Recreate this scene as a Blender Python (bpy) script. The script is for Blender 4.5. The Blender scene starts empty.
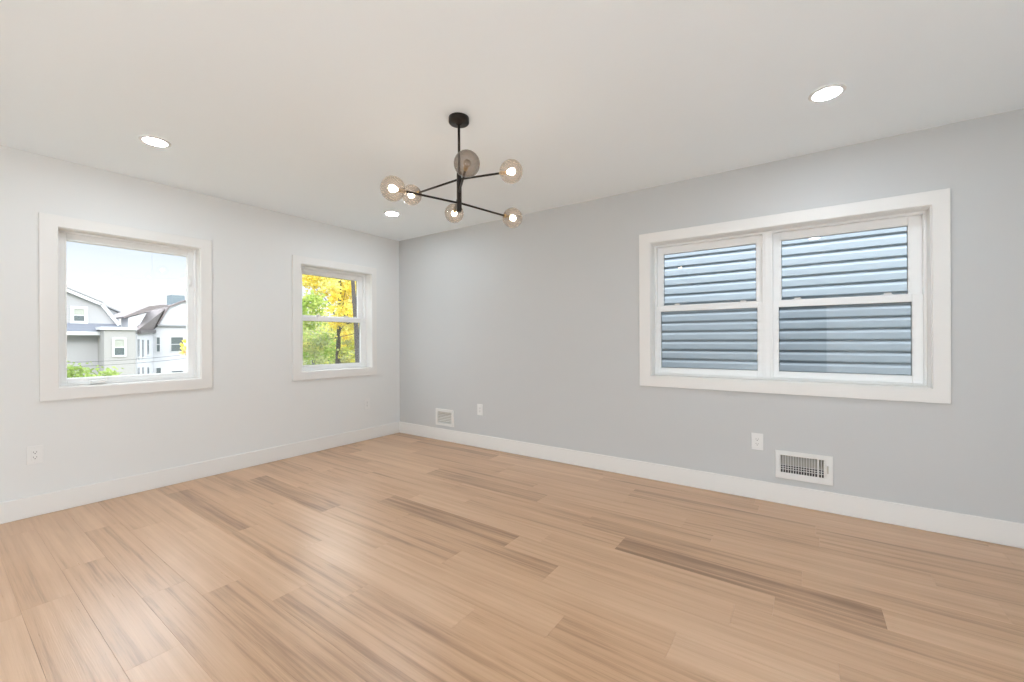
import bpy, bmesh, math, random
from mathutils import Vector, Matrix

C = bpy.context.scene.collection
sc = bpy.context.scene
PI = math.pi

# ------------------------------------------------------------------ camera
cam = bpy.data.cameras.new('camera')
cam.sensor_width = 36.0
cam.lens = 14.6553
cam.shift_y = -0.000476
cam.clip_start = 0.02
cam.clip_end = 400
co = bpy.data.objects.new('camera', cam)
C.objects.link(co)
co.matrix_world = Matrix(((0.817692, 0.003470, 0.575645, 4.237675),
                          (0.575640, 0.002502, -0.817700, -3.523366),
                          (-0.004278, 0.999991, 0.000048, 1.165547),
                          (0, 0, 0, 1)))
sc.camera = co

# ------------------------------------------------------------------ view, sky, sun
sc.view_settings.view_transform = 'Standard'
sc.view_settings.look = 'None'
sc.view_settings.gamma = 1.0
sc.view_settings.exposure = 0.20
sc.view_settings.use_curve_mapping = False
try:
    sc.cycles.max_bounces = 12
    sc.cycles.diffuse_bounces = 8
    sc.cycles.transparent_max_bounces = 24
    sc.cycles.sample_clamp_indirect = 6.0
    sc.cycles.use_denoising = True
except Exception:
    pass

SKY_STRENGTH = 1.0
w = bpy.data.worlds.new('hazy_sky')
sc.world = w
w.use_nodes = True
wn = w.node_tree
wn.nodes.clear()
w_out = wn.nodes.new('ShaderNodeOutputWorld')
w_bg = wn.nodes.new('ShaderNodeBackground')
w_tc = wn.nodes.new('ShaderNodeTexCoord')
w_sep = wn.nodes.new('ShaderNodeSeparateXYZ')
w_ramp = wn.nodes.new('ShaderNodeValToRGB')
for pos, col in ((0.09, (1.06, 1.07, 1.09)), (0.17, (0.79, 0.875, 1.05)), (0.22, (0.80, 0.90, 1.08)), (0.31, (4.3, 4.5, 4.8))):
    w_ramp.color_ramp.elements.new(pos).color = (*col, 1)
w_ramp.color_ramp.elements[0].color = (1.12, 1.12, 1.13, 1)
w_ramp.color_ramp.elements[-1].position = 0.80
w_ramp.color_ramp.elements[-1].color = (4.6, 4.9, 5.3, 1)
wn.links.new(w_tc.outputs['Generated'], w_sep.inputs[0])
wn.links.new(w_sep.outputs['Z'], w_ramp.inputs[0])
wn.links.new(w_ramp.outputs[0], w_bg.inputs['Color'])
w_bg.inputs['Strength'].default_value = SKY_STRENGTH
wn.links.new(w_bg.outputs[0], w_out.inputs[0])

SUN_STRENGTH = 1.7
sl = bpy.data.lights.new('sun', 'SUN')
sl.energy = SUN_STRENGTH
sl.angle = math.radians(12)
sl.color = (1.0, 0.95, 0.87)
so = bpy.data.objects.new('sun', sl)
C.objects.link(so)
so.location = (20, -12, 22)
so.rotation_euler = Vector((-0.80, 0.22, -0.56)).to_track_quat('-Z', 'Y').to_euler()

DOWNLIGHT = 170.0        # radiance of the recessed discs
BULB = 26.0              # radiance of the globe bulbs
ADDED_FILL = 22.5              # radiance of the paper fill lights added unseen behind the viewpoint

# ------------------------------------------------------------------ materials
def newmat(name):
    m = bpy.data.materials.new(name)
    m.use_nodes = True
    return m, m.node_tree, m.node_tree.nodes['Principled BSDF']


def paint(name, col, rough=0.6, bump=0.0, scale=300.0, spec=0.35, mottling=0.0):
    m, nt, b = newmat(name)
    b.inputs['Base Color'].default_value = (*col, 1)
    b.inputs['Roughness'].default_value = rough
    b.inputs['Specular IOR Level'].default_value = spec
    tc = nt.nodes.new('ShaderNodeTexCoord')
    if bump:
        n = nt.nodes.new('ShaderNodeTexNoise')
        n.inputs['Scale'].default_value = scale
        n.inputs['Detail'].default_value = 3
        bm_ = nt.nodes.new('ShaderNodeBump')
        bm_.inputs['Strength'].default_value = bump
        bm_.inputs['Distance'].default_value = 0.001
        nt.links.new(tc.outputs['Object'], n.inputs['Vector'])
        nt.links.new(n.outputs['Fac'], bm_.inputs['Height'])
        nt.links.new(bm_.outputs[0], b.inputs['Normal'])
    if mottling:
        n2 = nt.nodes.new('ShaderNodeTexNoise')
        n2.inputs['Scale'].default_value = 2.5
        n2.inputs['Detail'].default_value = 4
        mx = nt.nodes.new('ShaderNodeMix')
        mx.data_type = 'RGBA'
        mx.inputs[6].default_value = (*[c * (1 - mottling) for c in col], 1)
        mx.inputs[7].default_value = (*[min(1, c * (1 + mottling)) for c in col], 1)
        nt.links.new(tc.outputs['Object'], n2.inputs['Vector'])
        nt.links.new(n2.outputs['Fac'], mx.inputs[0])
        nt.links.new(mx.outputs[2], b.inputs['Base Color'])
    return m


def metal(name, col, rough=0.35):
    m, nt, b = newmat(name)
    b.inputs['Base Color'].default_value = (*col, 1)
    b.inputs['Metallic'].default_value = 1.0
    b.inputs['Roughness'].default_value = rough
    return m


def emitter(name, col, strength):
    m, nt, b = newmat(name)
    nt.nodes.remove(b)
    em = nt.nodes.new('ShaderNodeEmission')
    em.inputs['Color'].default_value = (*col, 1)
    em.inputs['Strength'].default_value = strength
    nt.links.new(em.outputs[0], nt.nodes['Material Output'].inputs[0])
    return m


def clear_glass(name, tint=(0.97, 0.985, 0.98), ior=1.5, edge=None, rough=0.0):
    """thin glass: fresnel reflection over a tinted see-through layer; edge = tint at grazing angle"""
    m, nt, b = newmat(name)
    nt.nodes.remove(b)
    tr = nt.nodes.new('ShaderNodeBsdfTransparent')
    tr.inputs['Color'].default_value = (*tint, 1)
    if edge:
        lw = nt.nodes.new('ShaderNodeLayerWeight')
        lw.inputs['Blend'].default_value = 0.35
        mxc = nt.nodes.new('ShaderNodeMix')
        mxc.data_type = 'RGBA'
        mxc.inputs[6].default_value = (*tint, 1)
        mxc.inputs[7].default_value = (*edge, 1)
        nt.links.new(lw.outputs['Facing'], mxc.inputs[0])
        nt.links.new(mxc.outputs[2], tr.inputs['Color'])
    gl = nt.nodes.new('ShaderNodeBsdfGlossy')
    gl.inputs['Roughness'].default_value = rough
    fr = nt.nodes.new('ShaderNodeFresnel')
    geo = nt.nodes.new('ShaderNodeNewGeometry')      # same reflectance from either face of the thin sheet
    io = nt.nodes.new('ShaderNodeMix')
    io.inputs[2].default_value = ior
    io.inputs[3].default_value = 1.0 / ior
    nt.links.new(geo.outputs['Backfacing'], io.inputs[0])
    nt.links.new(io.outputs[0], fr.inputs['IOR'])
    mx = nt.nodes.new('ShaderNodeMixShader')
    nt.links.new(fr.outputs[0], mx.inputs[0])
    nt.links.new(tr.outputs[0], mx.inputs[1])
    nt.links.new(gl.outputs[0], mx.inputs[2])
    nt.links.new(mx.outputs[0], nt.nodes['Material Output'].inputs[0])
    return m


def smoked_glass():
    """thin smoked glass with a faint haze that picks up the bulb inside"""
    m = clear_glass('smoked_glass', (0.75, 0.705, 0.67), 1.6, (0.36, 0.325, 0.30))
    nt = m.node_tree
    out = nt.nodes['Material Output']
    src = out.inputs[0].links[0].from_socket
    tl = nt.nodes.new('ShaderNodeBsdfTranslucent')
    tl.inputs['Color'].default_value = (0.88, 0.80, 0.72, 1)
    mx = nt.nodes.new('ShaderNodeMixShader')
    mx.inputs[0].default_value = 0.075
    nt.links.new(src, mx.inputs[1])
    nt.links.new(tl.outputs[0], mx.inputs[2])
    nt.links.new(mx.outputs[0], out.inputs[0])
    return m


def screen_mat():
    """fine insect mesh, too fine to resolve: a grey weave that lets most of the light through"""
    m, nt, b = newmat('insect_mesh')
    nt.nodes.remove(b)
    tr = nt.nodes.new('ShaderNodeBsdfTransparent')
    df = nt.nodes.new('ShaderNodeBsdfDiffuse')
    df.inputs['Color'].default_value = (0.16, 0.17, 0.18, 1)
    mx = nt.nodes.new('ShaderNodeMixShader')
    mx.inputs[0].default_value = 0.14
    nt.links.new(tr.outputs[0], mx.inputs[1])
    nt.links.new(df.outputs[0], mx.inputs[2])
    nt.links.new(mx.outputs[0], nt.nodes['Material Output'].inputs[0])
    return m


def floor_mat():
    m, nt, b = newmat('oak_planks')
    L, N = nt.links.new, nt.nodes.new
    tc = N('ShaderNodeTexCoord')
    at = N('ShaderNodeAttribute')
    at.attribute_name = 'plank'
    sep = N('ShaderNodeSeparateColor')
    L(at.outputs['Color'], sep.inputs[0])
    off = N('ShaderNodeCombineXYZ')
    mul = N('ShaderNodeMath')
    mul.operation = 'MULTIPLY'
    mul.inputs[1].default_value = 37.0
    L(sep.outputs[1], mul.inputs[0])
    L(mul.outputs[0], off.inputs[0])
    L(mul.outputs[0], off.inputs[1])
    L(mul.outputs[0], off.inputs[2])
    add = N('ShaderNodeVectorMath')
    add.operation = 'ADD'
    L(tc.outputs['Object'], add.inputs[0])
    L(off.outputs[0], add.inputs[1])

    def noise(scale_vec, scale, detail, rough=0.5, dist=0.0):
        mp = N('ShaderNodeMapping')
        mp.inputs['Scale'].default_value = scale_vec
        L(add.outputs[0], mp.inputs['Vector'])
        n = N('ShaderNodeTexNoise')
        n.inputs['Scale'].default_value = scale
        n.inputs['Detail'].default_value = detail
        n.inputs['Roughness'].default_value = rough
        n.inputs['Distortion'].default_value = dist
        L(mp.outputs[0], n.inputs['Vector'])
        return n
    streak = noise((0.40, 20, 1), 1.7, 5, 0.6, 0.25)      # broad grain bands along the board
    fine = noise((1.6, 60, 1), 4.0, 3, 0.65)              # fine pores
    wavy = noise((0.9, 5, 1), 1.6, 2, 0.5, 0.8)          # cathedral figure
    ramp = N('ShaderNodeValToRGB')
    ramp.color_ramp.elements[0].position = 0.30
    ramp.color_ramp.elements[0].color = (0.270, 0.145, 0.072, 1)
    ramp.color_ramp.elements[1].position = 0.66
    ramp.color_ramp.elements[1].color = (0.665, 0.435, 0.270, 1)
    e1 = ramp.color_ramp.elements.new(0.47)
    e1.color = (0.550, 0.332, 0.188, 1)
    # value = streak*.55 + wavy*.3 + fine*.15 + (tone-.5)*k
    a1 = N('ShaderNodeMath'); a1.operation = 'MULTIPLY_ADD'
    a1.inputs[1].default_value = 0.55
    L(streak.outputs['Fac'], a1.inputs[0])
    a2 = N('ShaderNodeMath'); a2.operation = 'MULTIPLY'
    a2.inputs[1].default_value = 0.26
    L(wavy.outputs['Fac'], a2.inputs[0])
    L(a2.outputs[0], a1.inputs[2])
    a3 = N('ShaderNodeMath'); a3.operation = 'MULTIPLY_ADD'
    a3.inputs[1].default_value = 0.18
    L(fine.outputs['Fac'], a3.inputs[0])
    L(a1.outputs[0], a3.inputs[2])
    t1 = N('ShaderNodeMath'); t1.operation = 'MULTIPLY_ADD'
    t1.inputs[1].default_value = 0.36
    t1.inputs[2].default_value = -0.180
    L(sep.outputs[0], t1.inputs[0])
    a4 = N('ShaderNodeMath'); a4.operation = 'ADD'
    L(a3.outputs[0], a4.inputs[0])
    L(t1.outputs[0], a4.inputs[1])
    L(a4.outputs[0], ramp.inputs[0])
    L(ramp.outputs[0], b.inputs['Base Color'])
    rr = N('ShaderNodeMath'); rr.operation = 'MULTIPLY_ADD'
    rr.inputs[1].default_value = 0.20
    rr.inputs[2].default_value = 0.22
    L(fine.outputs['Fac'], rr.inputs[0])
    L(rr.outputs[0], b.inputs['Roughness'])
    b.inputs['Specular IOR Level'].default_value = 1.0
    bp = N('ShaderNodeBump')
    bp.inputs['Strength'].default_value = 0.25
    bp.inputs['Distance'].default_value = 0.0015
    L(fine.outputs['Fac'], bp.inputs['Height'])
    L(bp.outputs[0], b.inputs['Normal'])
    return m


def leaf_mat(name):
    """leaf colour comes per leaf from the mesh (every leaf has its own autumn colour)"""
    m, nt, b = newmat(name)
    nt.nodes.remove(b)
    at = nt.nodes.new('ShaderNodeAttribute')
    at.attribute_name = 'leaf'
    df = nt.nodes.new('ShaderNodeBsdfDiffuse')
    tl = nt.nodes.new('ShaderNodeBsdfTranslucent')
    mx = nt.nodes.new('ShaderNodeMixShader')
    mx.inputs[0].default_value = 0.5
    nt.links.new(at.outputs['Color'], df.inputs['Color'])
    nt.links.new(at.outputs['Color'], tl.inputs['Color'])
    nt.links.new(df.outputs[0], mx.inputs[1])
    nt.links.new(tl.outputs[0], mx.inputs[2])
    nt.links.new(mx.outputs[0], nt.nodes['Material Output'].inputs[0])
    return m


def banded(name, c1, c2, pitch, axis=2, rough=0.7):
    """siding or shingle courses: thin lines every pitch metres along the axis"""
    m, nt, b = newmat(name)
    tc = nt.nodes.new('ShaderNodeTexCoord')
    sp = nt.nodes.new('ShaderNodeSeparateXYZ')
    nt.links.new(tc.outputs['Object'], sp.inputs[0])
    d = nt.nodes.new('ShaderNodeMath'); d.operation = 'DIVIDE'
    d.inputs[1].default_value = pitch
    nt.links.new(sp.outputs[axis], d.inputs[0])
    f = nt.nodes.new('ShaderNodeMath'); f.operation = 'FRACT'
    nt.links.new(d.outputs[0], f.inputs[0])
    g = nt.nodes.new('ShaderNodeMath'); g.operation = 'GREATER_THAN'
    g.inputs[1].default_value = 0.86
    nt.links.new(f.outputs[0], g.inputs[0])
    mx = nt.nodes.new('ShaderNodeMix'); mx.data_type = 'RGBA'
    mx.inputs[6].default_value = (*c1, 1)
    mx.inputs[7].default_value = (*c2, 1)
    nt.links.new(g.outputs[0], mx.inputs[0])
    nt.links.new(mx.outputs[2], b.inputs['Base Color'])
    b.inputs['Roughness'].default_value = rough
    return m


M = {
    'left_wall': paint('left_wall_paint', (0.765, 0.768, 0.752), 0.6, 0.05),
    'right_wall': paint('right_wall_paint', (0.580, 0.585, 0.578), 0.55, 0.05),
    'ceiling': paint('ceiling_paint', (0.865, 0.920, 0.945), 0.75, 0.05),
    'trim': paint('trim_paint', (0.80, 0.785, 0.755), 0.42, 0.02),
    'vinyl': paint('white_vinyl', (0.87, 0.87, 0.86), 0.38),
    'gasket': paint('dark_gasket', (0.05, 0.055, 0.06), 0.6),
    'plastic': paint('white_plastic', (0.80, 0.795, 0.775), 0.35),
    'slot': paint('dark_slot', (0.22, 0.21, 0.20), 0.6),
    'register': paint('register_enamel', (0.78, 0.77, 0.74), 0.4),
    'damper': paint('damper_steel', (0.55, 0.52, 0.46), 0.5),
    'duct': paint('duct_interior', (0.07, 0.065, 0.06), 0.7),
    'floor': floor_mat(),
    'glass': clear_glass('window_glass'),
    'screen': screen_mat(),
    'bronze': paint('dark_bronze', (0.016, 0.011, 0.008), 0.4, spec=0.3),
    'brass': metal('aged_brass', (0.62, 0.43, 0.20), 0.3),
    'smoke': smoked_glass(),
    'bulb': emitter('lit_bulb', (1.0, 0.88, 0.72), BULB),
    'soft': emitter('fill_glow', (0.845, 0.972, 1.095), ADDED_FILL),
    'bulb_off': paint('unlit_bulb', (0.45, 0.36, 0.26), 0.3),
    'disc': emitter('downlight_diffuser', (0.865, 0.972, 1.08), DOWNLIGHT),
    'siding': paint('blue_grey_vinyl_siding', (0.36, 0.405, 0.45), 0.6, spec=0.15, mottling=0.03),
    'door': paint('dark_stained_door', (0.045, 0.030, 0.022), 0.45),
    'grey_siding': banded('pale_grey_siding', (0.345, 0.34, 0.35), (0.305, 0.30, 0.31), 0.14),
    'tan_siding': banded('warm_grey_siding', (0.33, 0.32, 0.312), (0.29, 0.28, 0.272), 0.14),
    'stucco': paint('white_stucco', (0.51, 0.51, 0.535), 0.8, mottling=0.04),
    'white_trim': paint('white_exterior_trim', (0.54, 0.54, 0.55), 0.5),
    'slate': banded('blue_grey_shingle', (0.13, 0.14, 0.17), (0.10, 0.11, 0.135), 0.18),
    'shingle': banded('brown_grey_shingle', (0.185, 0.158, 0.158), (0.15, 0.125, 0.125), 0.2),
    'pale_roof': paint('pale_grey_roofing', (0.30, 0.305, 0.315), 0.8, mottling=0.05),
    'dark_trim': paint('dark_eave', (0.09, 0.08, 0.08), 0.6),
    'chimney': banded('blue_grey_block', (0.17, 0.215, 0.24), (0.135, 0.17, 0.19), 0.2),
    'house_glass': paint('far_window_glass', (0.10, 0.12, 0.13), 0.15, spec=0.6),
    'shade': paint('window_shade', (0.34, 0.35, 0.31), 0.8),
    'bark': paint('bark', (0.075, 0.065, 0.06), 0.9, 0.4, 30, mottling=0.2),
    'leaf': leaf_mat('leaves'),
    'grass': paint('lawn', (0.17, 0.18, 0.13), 0.95, mottling=0.25),
    'wire': paint('black_cable', (0.05, 0.05, 0.055), 0.7),
    'concrete': paint('foundation_render', (0.4, 0.4, 0.39), 0.9, mottling=0.1),
}


# ------------------------------------------------------------------ mesh helpers
def box(bm, x0, x1, y0, y1, z0, z1):
    v = [bm.verts.new(p) for p in ((x0, y0, z0), (x1, y0, z0), (x1, y1, z0), (x0, y1, z0),
                                   (x0, y0, z1), (x1, y0, z1), (x1, y1, z1), (x0, y1, z1))]
    for f in ((3, 2, 1, 0), (4, 5, 6, 7), (0, 1, 5, 4), (1, 2, 6, 5), (2, 3, 7, 6), (3, 0, 4, 7)):
        bm.faces.new([v[i] for i in f])


def frame_of(d):
    d = d.normalized()
    a = Vector((0, 0, 1)) if abs(d.z) < 0.9 else Vector((1, 0, 0))
    x = d.cross(a).normalized()
    return x, d.cross(x).normalized()


def tube(bm, pts, radii, seg=12, caps=True):
    pts = [Vector(p) for p in pts]
    if not isinstance(radii, (list, tuple)):
        radii = [radii] * len(pts)
    rings = []
    for i, p in enumerate(pts):
        d = pts[min(i + 1, len(pts) - 1)] - pts[max(i - 1, 0)]
        x, y = frame_of(d)
        rings.append([bm.verts.new(p + radii[i] * (math.cos(2 * PI * k / seg) * x + math.sin(2 * PI * k / seg) * y)) for k in range(seg)])
    for a, b in zip(rings, rings[1:]):
        for k in range(seg):
            f = bm.faces.new((a[k], a[(k + 1) % seg], b[(k + 1) % seg], b[k]))
            f.smooth = True
    if caps:
        bm.faces.new(rings[0][::-1])
        bm.faces.new(rings[-1])


def lathe(bm, prof, center, axis=(0, 0, 1), seg=32, smooth=True):
    """prof: (radius, offset along axis); radius 0 closes to a point"""
    c = Vector(center)
    d = Vector(axis).normalized()
    x, y = frame_of(d)
    rings = []
    for r, h in prof:
        if r < 1e-6:
            rings.append([bm.verts.new(c + d * h)])
        else:
            rings.append([bm.verts.new(c + d * h + r * (math.cos(2 * PI * k / seg) * x + math.sin(2 * PI * k / seg) * y)) for k in range(seg)])
    for a, b in zip(rings, rings[1:]):
        for k in range(seg):
            j = (k + 1) % seg
            if len(a) == 1 and len(b) == 1:
                continue
            if len(a) == 1:
                vs = (a[0], b[j], b[k])
            elif len(b) == 1:
                vs = (a[k], a[j], b[0])
            else:
                vs = (a[k], a[j], b[j], b[k])
            f = bm.faces.new(vs)
            f.smooth = smooth


def prism(bm, poly, ext):
    """poly: 3-D points of one face; ext: extrusion vector"""
    ext = Vector(ext)
    a = [bm.verts.new(Vector(p)) for p in poly]
    b = [bm.verts.new(Vector(p) + ext) for p in poly]
    n = len(a)
    bm.faces.new(a)
    bm.faces.new(b[::-1])
    for i in range(n):
        bm.faces.new((a[i], b[i], b[(i + 1) % n], a[(i + 1) % n]))


def obj(name, bm, mat, parent=None, bevel=0.0, loc=None, seg=2):
    bmesh.ops.recalc_face_normals(bm, faces=bm.faces)
    me = bpy.data.meshes.new(name)
    bm.to_mesh(me)
    bm.free()
    o = bpy.data.objects.new(name, me)
    C.objects.link(o)
    if mat is not None:
        me.materials.append(M[mat] if isinstance(mat, str) else mat)
    if parent is not None:
        o.parent = parent
    if loc:
        o.location = loc
    if bevel:
        b = o.modifiers.new('edge', 'BEVEL')
        b.width = bevel
        b.segments = seg
        b.limit_method = 'ANGLE'
        b.angle_limit = math.radians(40)
    return o


def empty(name, loc=(0, 0, 0)):
    o = bpy.data.objects.new(name, None)
    C.objects.link(o)
    o.location = loc
    o.empty_display_size = 0.1
    return o


def tag(o, label, cat, group=None, kind=None):
    o['label'] = label
    o['category'] = cat
    if group:
        o['group'] = group
    if kind:
        o['kind'] = kind
    return o


def B():
    return bmesh.new()


# ------------------------------------------------------------------ room shell
H = 2.44
X1, YB = 5.75, -6.3            # far ends of the room behind the camera
T = 0.18
# openings as (a0, a1, z0, z1) along each wall, inside faces of the jambs
W1 = (-2.968, -2.144, 0.853, 1.961)
W2 = (-1.267, -0.427, 0.854, 1.960)
W3 = (3.184, 4.859, 0.868, 1.968)
W4 = (1.4, 3.4, 0.90, 2.05)       # added in the unseen wall behind the camera for daylight
JT = 0.016


def wall_with_holes(name, a0, a1, holes, put, mat, label):
    """wall slab from a0 to a1 with rectangular holes; put(bm, a0, a1, z0, z1) adds one block"""
    bm = B()
    cuts = sorted(holes)
    edges = sorted({a0, a1, *[h[0] for h in cuts], *[h[1] for h in cuts]})
    for s, t in zip(edges, edges[1:]):
        mid = (s + t) / 2
        hs = sorted([h for h in cuts if h[0] < mid < h[1]], key=lambda h: h[2])
        z = 0.0
        for h in hs:
            put(bm, s, t, z, h[2])
            z = h[3]
        put(bm, s, t, z, H)
    bmesh.ops.remove_doubles(bm, verts=bm.verts, dist=1e-5)
    o = obj(name, bm, mat)
    tag(o, label, 'wall', kind='structure')
    return o


def grow(h):
    return (h[0] - JT, h[1] + JT, h[2] - JT, h[3] + JT)


V1 = (4.058, 4.387, 0.182, 0.379)      # open register
V2 = (0.655, 0.943, 0.175, 0.369)      # closed register near the corner


def duct_hole(v):
    return (v[0] + 0.026, v[1] - 0.026, v[2] + 0.040, v[3] - 0.030)


wall_with_holes('wall_left', YB - T, 0.0, [grow(W1), grow(W2)],
                lambda bm, s, t, z0, z1: box(bm, -T, 0, s, t, z0, z1), 'left_wall',
                'off-white painted wall with the square window and the narrow sash window')
wall_with_holes('wall_right', -T, X1 + T, [grow(W3), duct_hole(V1), duct_hole(V2)],
                lambda bm, s, t, z0, z1: box(bm, s, t, 0, T, z0, z1), 'right_wall',
                'pale grey painted wall with the wide double window')
wall_with_holes('wall_back', 0.0, X1, [grow(W4)],
                lambda bm, s, t, z0, z1: box(bm, s, t, YB - T, YB, z0, z1), 'left_wall',
                'off-white wall behind the viewpoint with one wide added window')
wall_with_holes('wall_front', YB - T, 0.0, [],
                lambda bm, s, t, z0, z1: box(bm, X1, X1 + T, s, t, z0, z1), 'right_wall',
                'plain grey wall closing the room beside the viewpoint')

bm = B()
box(bm, -T, X1 + T, YB - T, T, H, H + 0.16)
tag(obj('ceiling', bm, 'ceiling'), 'flat white painted ceiling with recessed lights', 'ceiling', kind='structure')
bm = B()
box(bm, -0.5, X1 + 0.5, YB - 0.5, 0.42, H + 0.16, H + 0.34)  # slab added out of view to block the sun above the ceiling
tag(obj('roof', bm, 'pale_roof'), 'flat roof slab over the room, added unseen to keep the sun out', 'roof', kind='structure')
bm = B()
box(bm, -T, X1 + T, YB - T, T, -4.2, -0.03)
tag(obj('foundation', bm, 'concrete'), 'rendered lower storey under the room', 'building', kind='structure')

# floor: one mesh of separate boards, every board with its own tone
random.seed(11)
PW, PL, G = 0.165, 1.14, 0.0005
bm = B()
lay = bm.loops.layers.float_color.new('plank')
joints = {-0.14: 0.55, -0.305: 3.145, -0.47: 2.02, -0.635: 1.32, -0.80: 2.645, -0.965: 4.22, -1.13: 3.363, -1.295: 2.98,
          -1.46: 3.98, -1.625: 4.33, -1.79: 3.814, -1.955: 3.40, -2.12: 0.78, -2.285: 2.52, -2.45: 1.135,
          -2.615: 1.964, -2.78: 0.62, -2.945: 2.265, -3.11: 1.45, -3.275: 0.35}
# boards the eye picks out as darker or lighter: (row top, board number) -> tone
tones = {(-1.13, 3): 0.17, (-1.46, 2): 0.20, (-1.79, 1): 0.22, (-1.79, 2): 0.45, (-2.285, 1): 0.28, (-2.615, 2): 0.36, (-2.945, 1): 0.42, (-3.11, 1): 0.56, (-3.11, 2): 0.5, (-3.275, 1): 0.6, (-2.78, 1): 0.54, (-2.78, 2): 0.48, (-2.945, 0): 0.6, (-2.615, 0): 0.5,
         (-1.13, 2): 0.55, (-1.46, 3): 0.62, (-2.12, 2): 0.72, (-1.955, 2): 0.66, (-0.80, 2): 0.30, (-0.47, 2): 0.70,
         (-2.45, 1): 0.70, (-1.295, 2): 0.74, (-0.965, 3): 0.38, (-1.625, 3): 0.7, (-2.945, 2): 0.66, (-2.615, 1): 0.72}
rows = []
y = -0.14 + PW
k = 0
while y > YB - PW:
    key = round(y, 3)
    rows.append((key, y))
    y -= PW
for key, y in rows:
    j = joints.get(key)
    if j is None:
        j = random.uniform(0, PL)
    x = j - PL * math.ceil(j / PL)
    n = 0
    ya, yb = y - PW, y
    while x < X1 + 0.05:
        x0, x1 = max(x, -0.02), min(x + PL, X1 + 0.02)
        tone = tones.get((key, n))
        if tone is None:
            tone = min(0.95, max(0.12, random.gauss(0.52, 0.15)))
        if x1 - x0 > 0.01 and yb > YB - 0.02:
            ya_, yb_ = max(ya, YB - 0.02), min(yb, 0.02)
            if yb_ - ya_ > 0.01:
                top = [bm.verts.new(p) for p in ((x0 + G, ya_ + G, 0), (x1 - G, ya_ + G, 0), (x1 - G, yb_ - G, 0), (x0 + G, yb_ - G, 0))]
                low = [bm.verts.new(p) for p in ((x0, ya_, -0.0010), (x1, ya_, -0.0010), (x1, yb_, -0.0010), (x0, yb_, -0.0010))]
                base = [bm.verts.new((v.co.x, v.co.y, -0.03)) for v in low]
                fs = [bm.faces.new(top)]
                for q in range(4):
                    r = (q + 1) % 4
                    fs.append(bm.faces.new((low[q], low[r], top[r], top[q])))
                fs.append(bm.faces.new(base[::-1]))
                col = (tone, random.random(), 0, 1)
                for f in fs:
                    for lp in f.loops:
                        lp[lay] = col
        x += PL
        n += 1
me = bpy.data.meshes.new('floor')
bm.to_mesh(me)
bm.free()
fl = bpy.data.objects.new('floor', me)
C.objects.link(fl)
me.materials.append(M['floor'])
tag(fl, 'light oak plank floor running along the grey wall', 'floor', kind='structure')

# baseboards
BH, BT = 0.139, 0.014


def baseboard(name, poly_ext, label):
    bm = B()
    prism(bm, *poly_ext)
    o = obj(name, bm, 'trim', bevel=0.005)
    tag(o, label, 'baseboard', kind='structure')


baseboard('baseboard_left', ([(0, YB, 0), (BT, YB, 0), (BT, YB, BH), (0, YB, BH)], (0, -YB - BT, 0)), 'flat white baseboard along the off-white window wall')
baseboard('baseboard_right', ([(0, 0, 0), (0, -BT, 0), (0, -BT, BH), (0, 0, BH)], (X1, 0, 0)), 'flat white baseboard along the grey wall')
baseboard('baseboard_front', ([(X1, YB, 0), (X1 - BT, YB, 0), (X1 - BT, YB, BH), (X1, YB, BH)], (0, -YB - BT, 0)), 'flat white baseboard beside the viewpoint')
baseboard('baseboard_back', ([(BT, YB, 0), (BT, YB + BT, 0), (BT, YB + BT, BH), (BT, YB, BH)], (X1 - 2 * BT, 0, 0)), 'flat white baseboard behind the viewpoint')


# ------------------------------------------------------------------ windows
# every window is described in wall coordinates: a along the wall, d depth into the wall (negative = into the room), z up
def P_left(a, d, z):
    return (-d, a, z)


def P_right(a, d, z):
    return (a, d, z)


def P_back(a, d, z):
    return (a, YB - d, z)


def wbox(bm, P, a0, a1, d0, d1, z0, z1):
    p, q = P(a0, d0, z0), P(a1, d1, z1)
    box(bm, *sorted((p[0], q[0])), *sorted((p[1], q[1])), *sorted((p[2], q[2])))


def ring(bm, P, a0, a1, z0, z1, wl, wr, wb, wt, d0, d1):
    """four boards around a rectangle whose OUTER edge is a0..a1, z0..z1"""
    wbox(bm, P, a0, a0 + wl, d0, d1, z0, z1)
    wbox(bm, P, a1 - wr, a1, d0, d1, z0, z1)
    wbox(bm, P, a0 + wl, a1 - wr, d0, d1, z0, z0 + wb)
    wbox(bm, P, a0 + wl, a1 - wr, d0, d1, z1 - wt, z1)


def mitred(bm, P, o, n, d0, d1):
    """one picture frame with mitred corners; o / n = outer / inner (a0, a1, z0, z1)"""
    out = ((o[0], o[2]), (o[1], o[2]), (o[1], o[3]), (o[0], o[3]))
    inn_ = ((n[0], n[2]), (n[1], n[2]), (n[1], n[3]), (n[0], n[3]))
    V = [[bm.verts.new(P(a, d, z)) for a, z in q] for q, d in ((out, d1), (out, d0), (inn_, d0), (inn_, d1))]
    for p_, q_ in zip(V, V[1:] + V[:1]):
        for k in range(4):
            bm.faces.new((p_[k], p_[(k + 1) % 4], q_[(k + 1) % 4], q_[k]))


def casing_and_jamb(root, P, W, CW=(0.092, 0.085, 0.086, 0.083)):
    a0, a1, z0, z1 = W
    bm = B()
    g = 0.004
    mitred(bm, P, (a0 - CW[0], a1 + CW[1], z0 - CW[2], z1 + CW[3]), (a0 - g, a1 + g, z0 - g, z1 + g), -0.018, 0.0)
    obj('casing', bm, 'trim', root, bevel=0.0025)
    bm = B()
    ring(bm, P, a0 - JT, a1 + JT, z0 - JT, z1 + JT, JT, JT, JT, JT, 0.0005, 0.178)
    obj('jamb', bm, 'trim', root)


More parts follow.
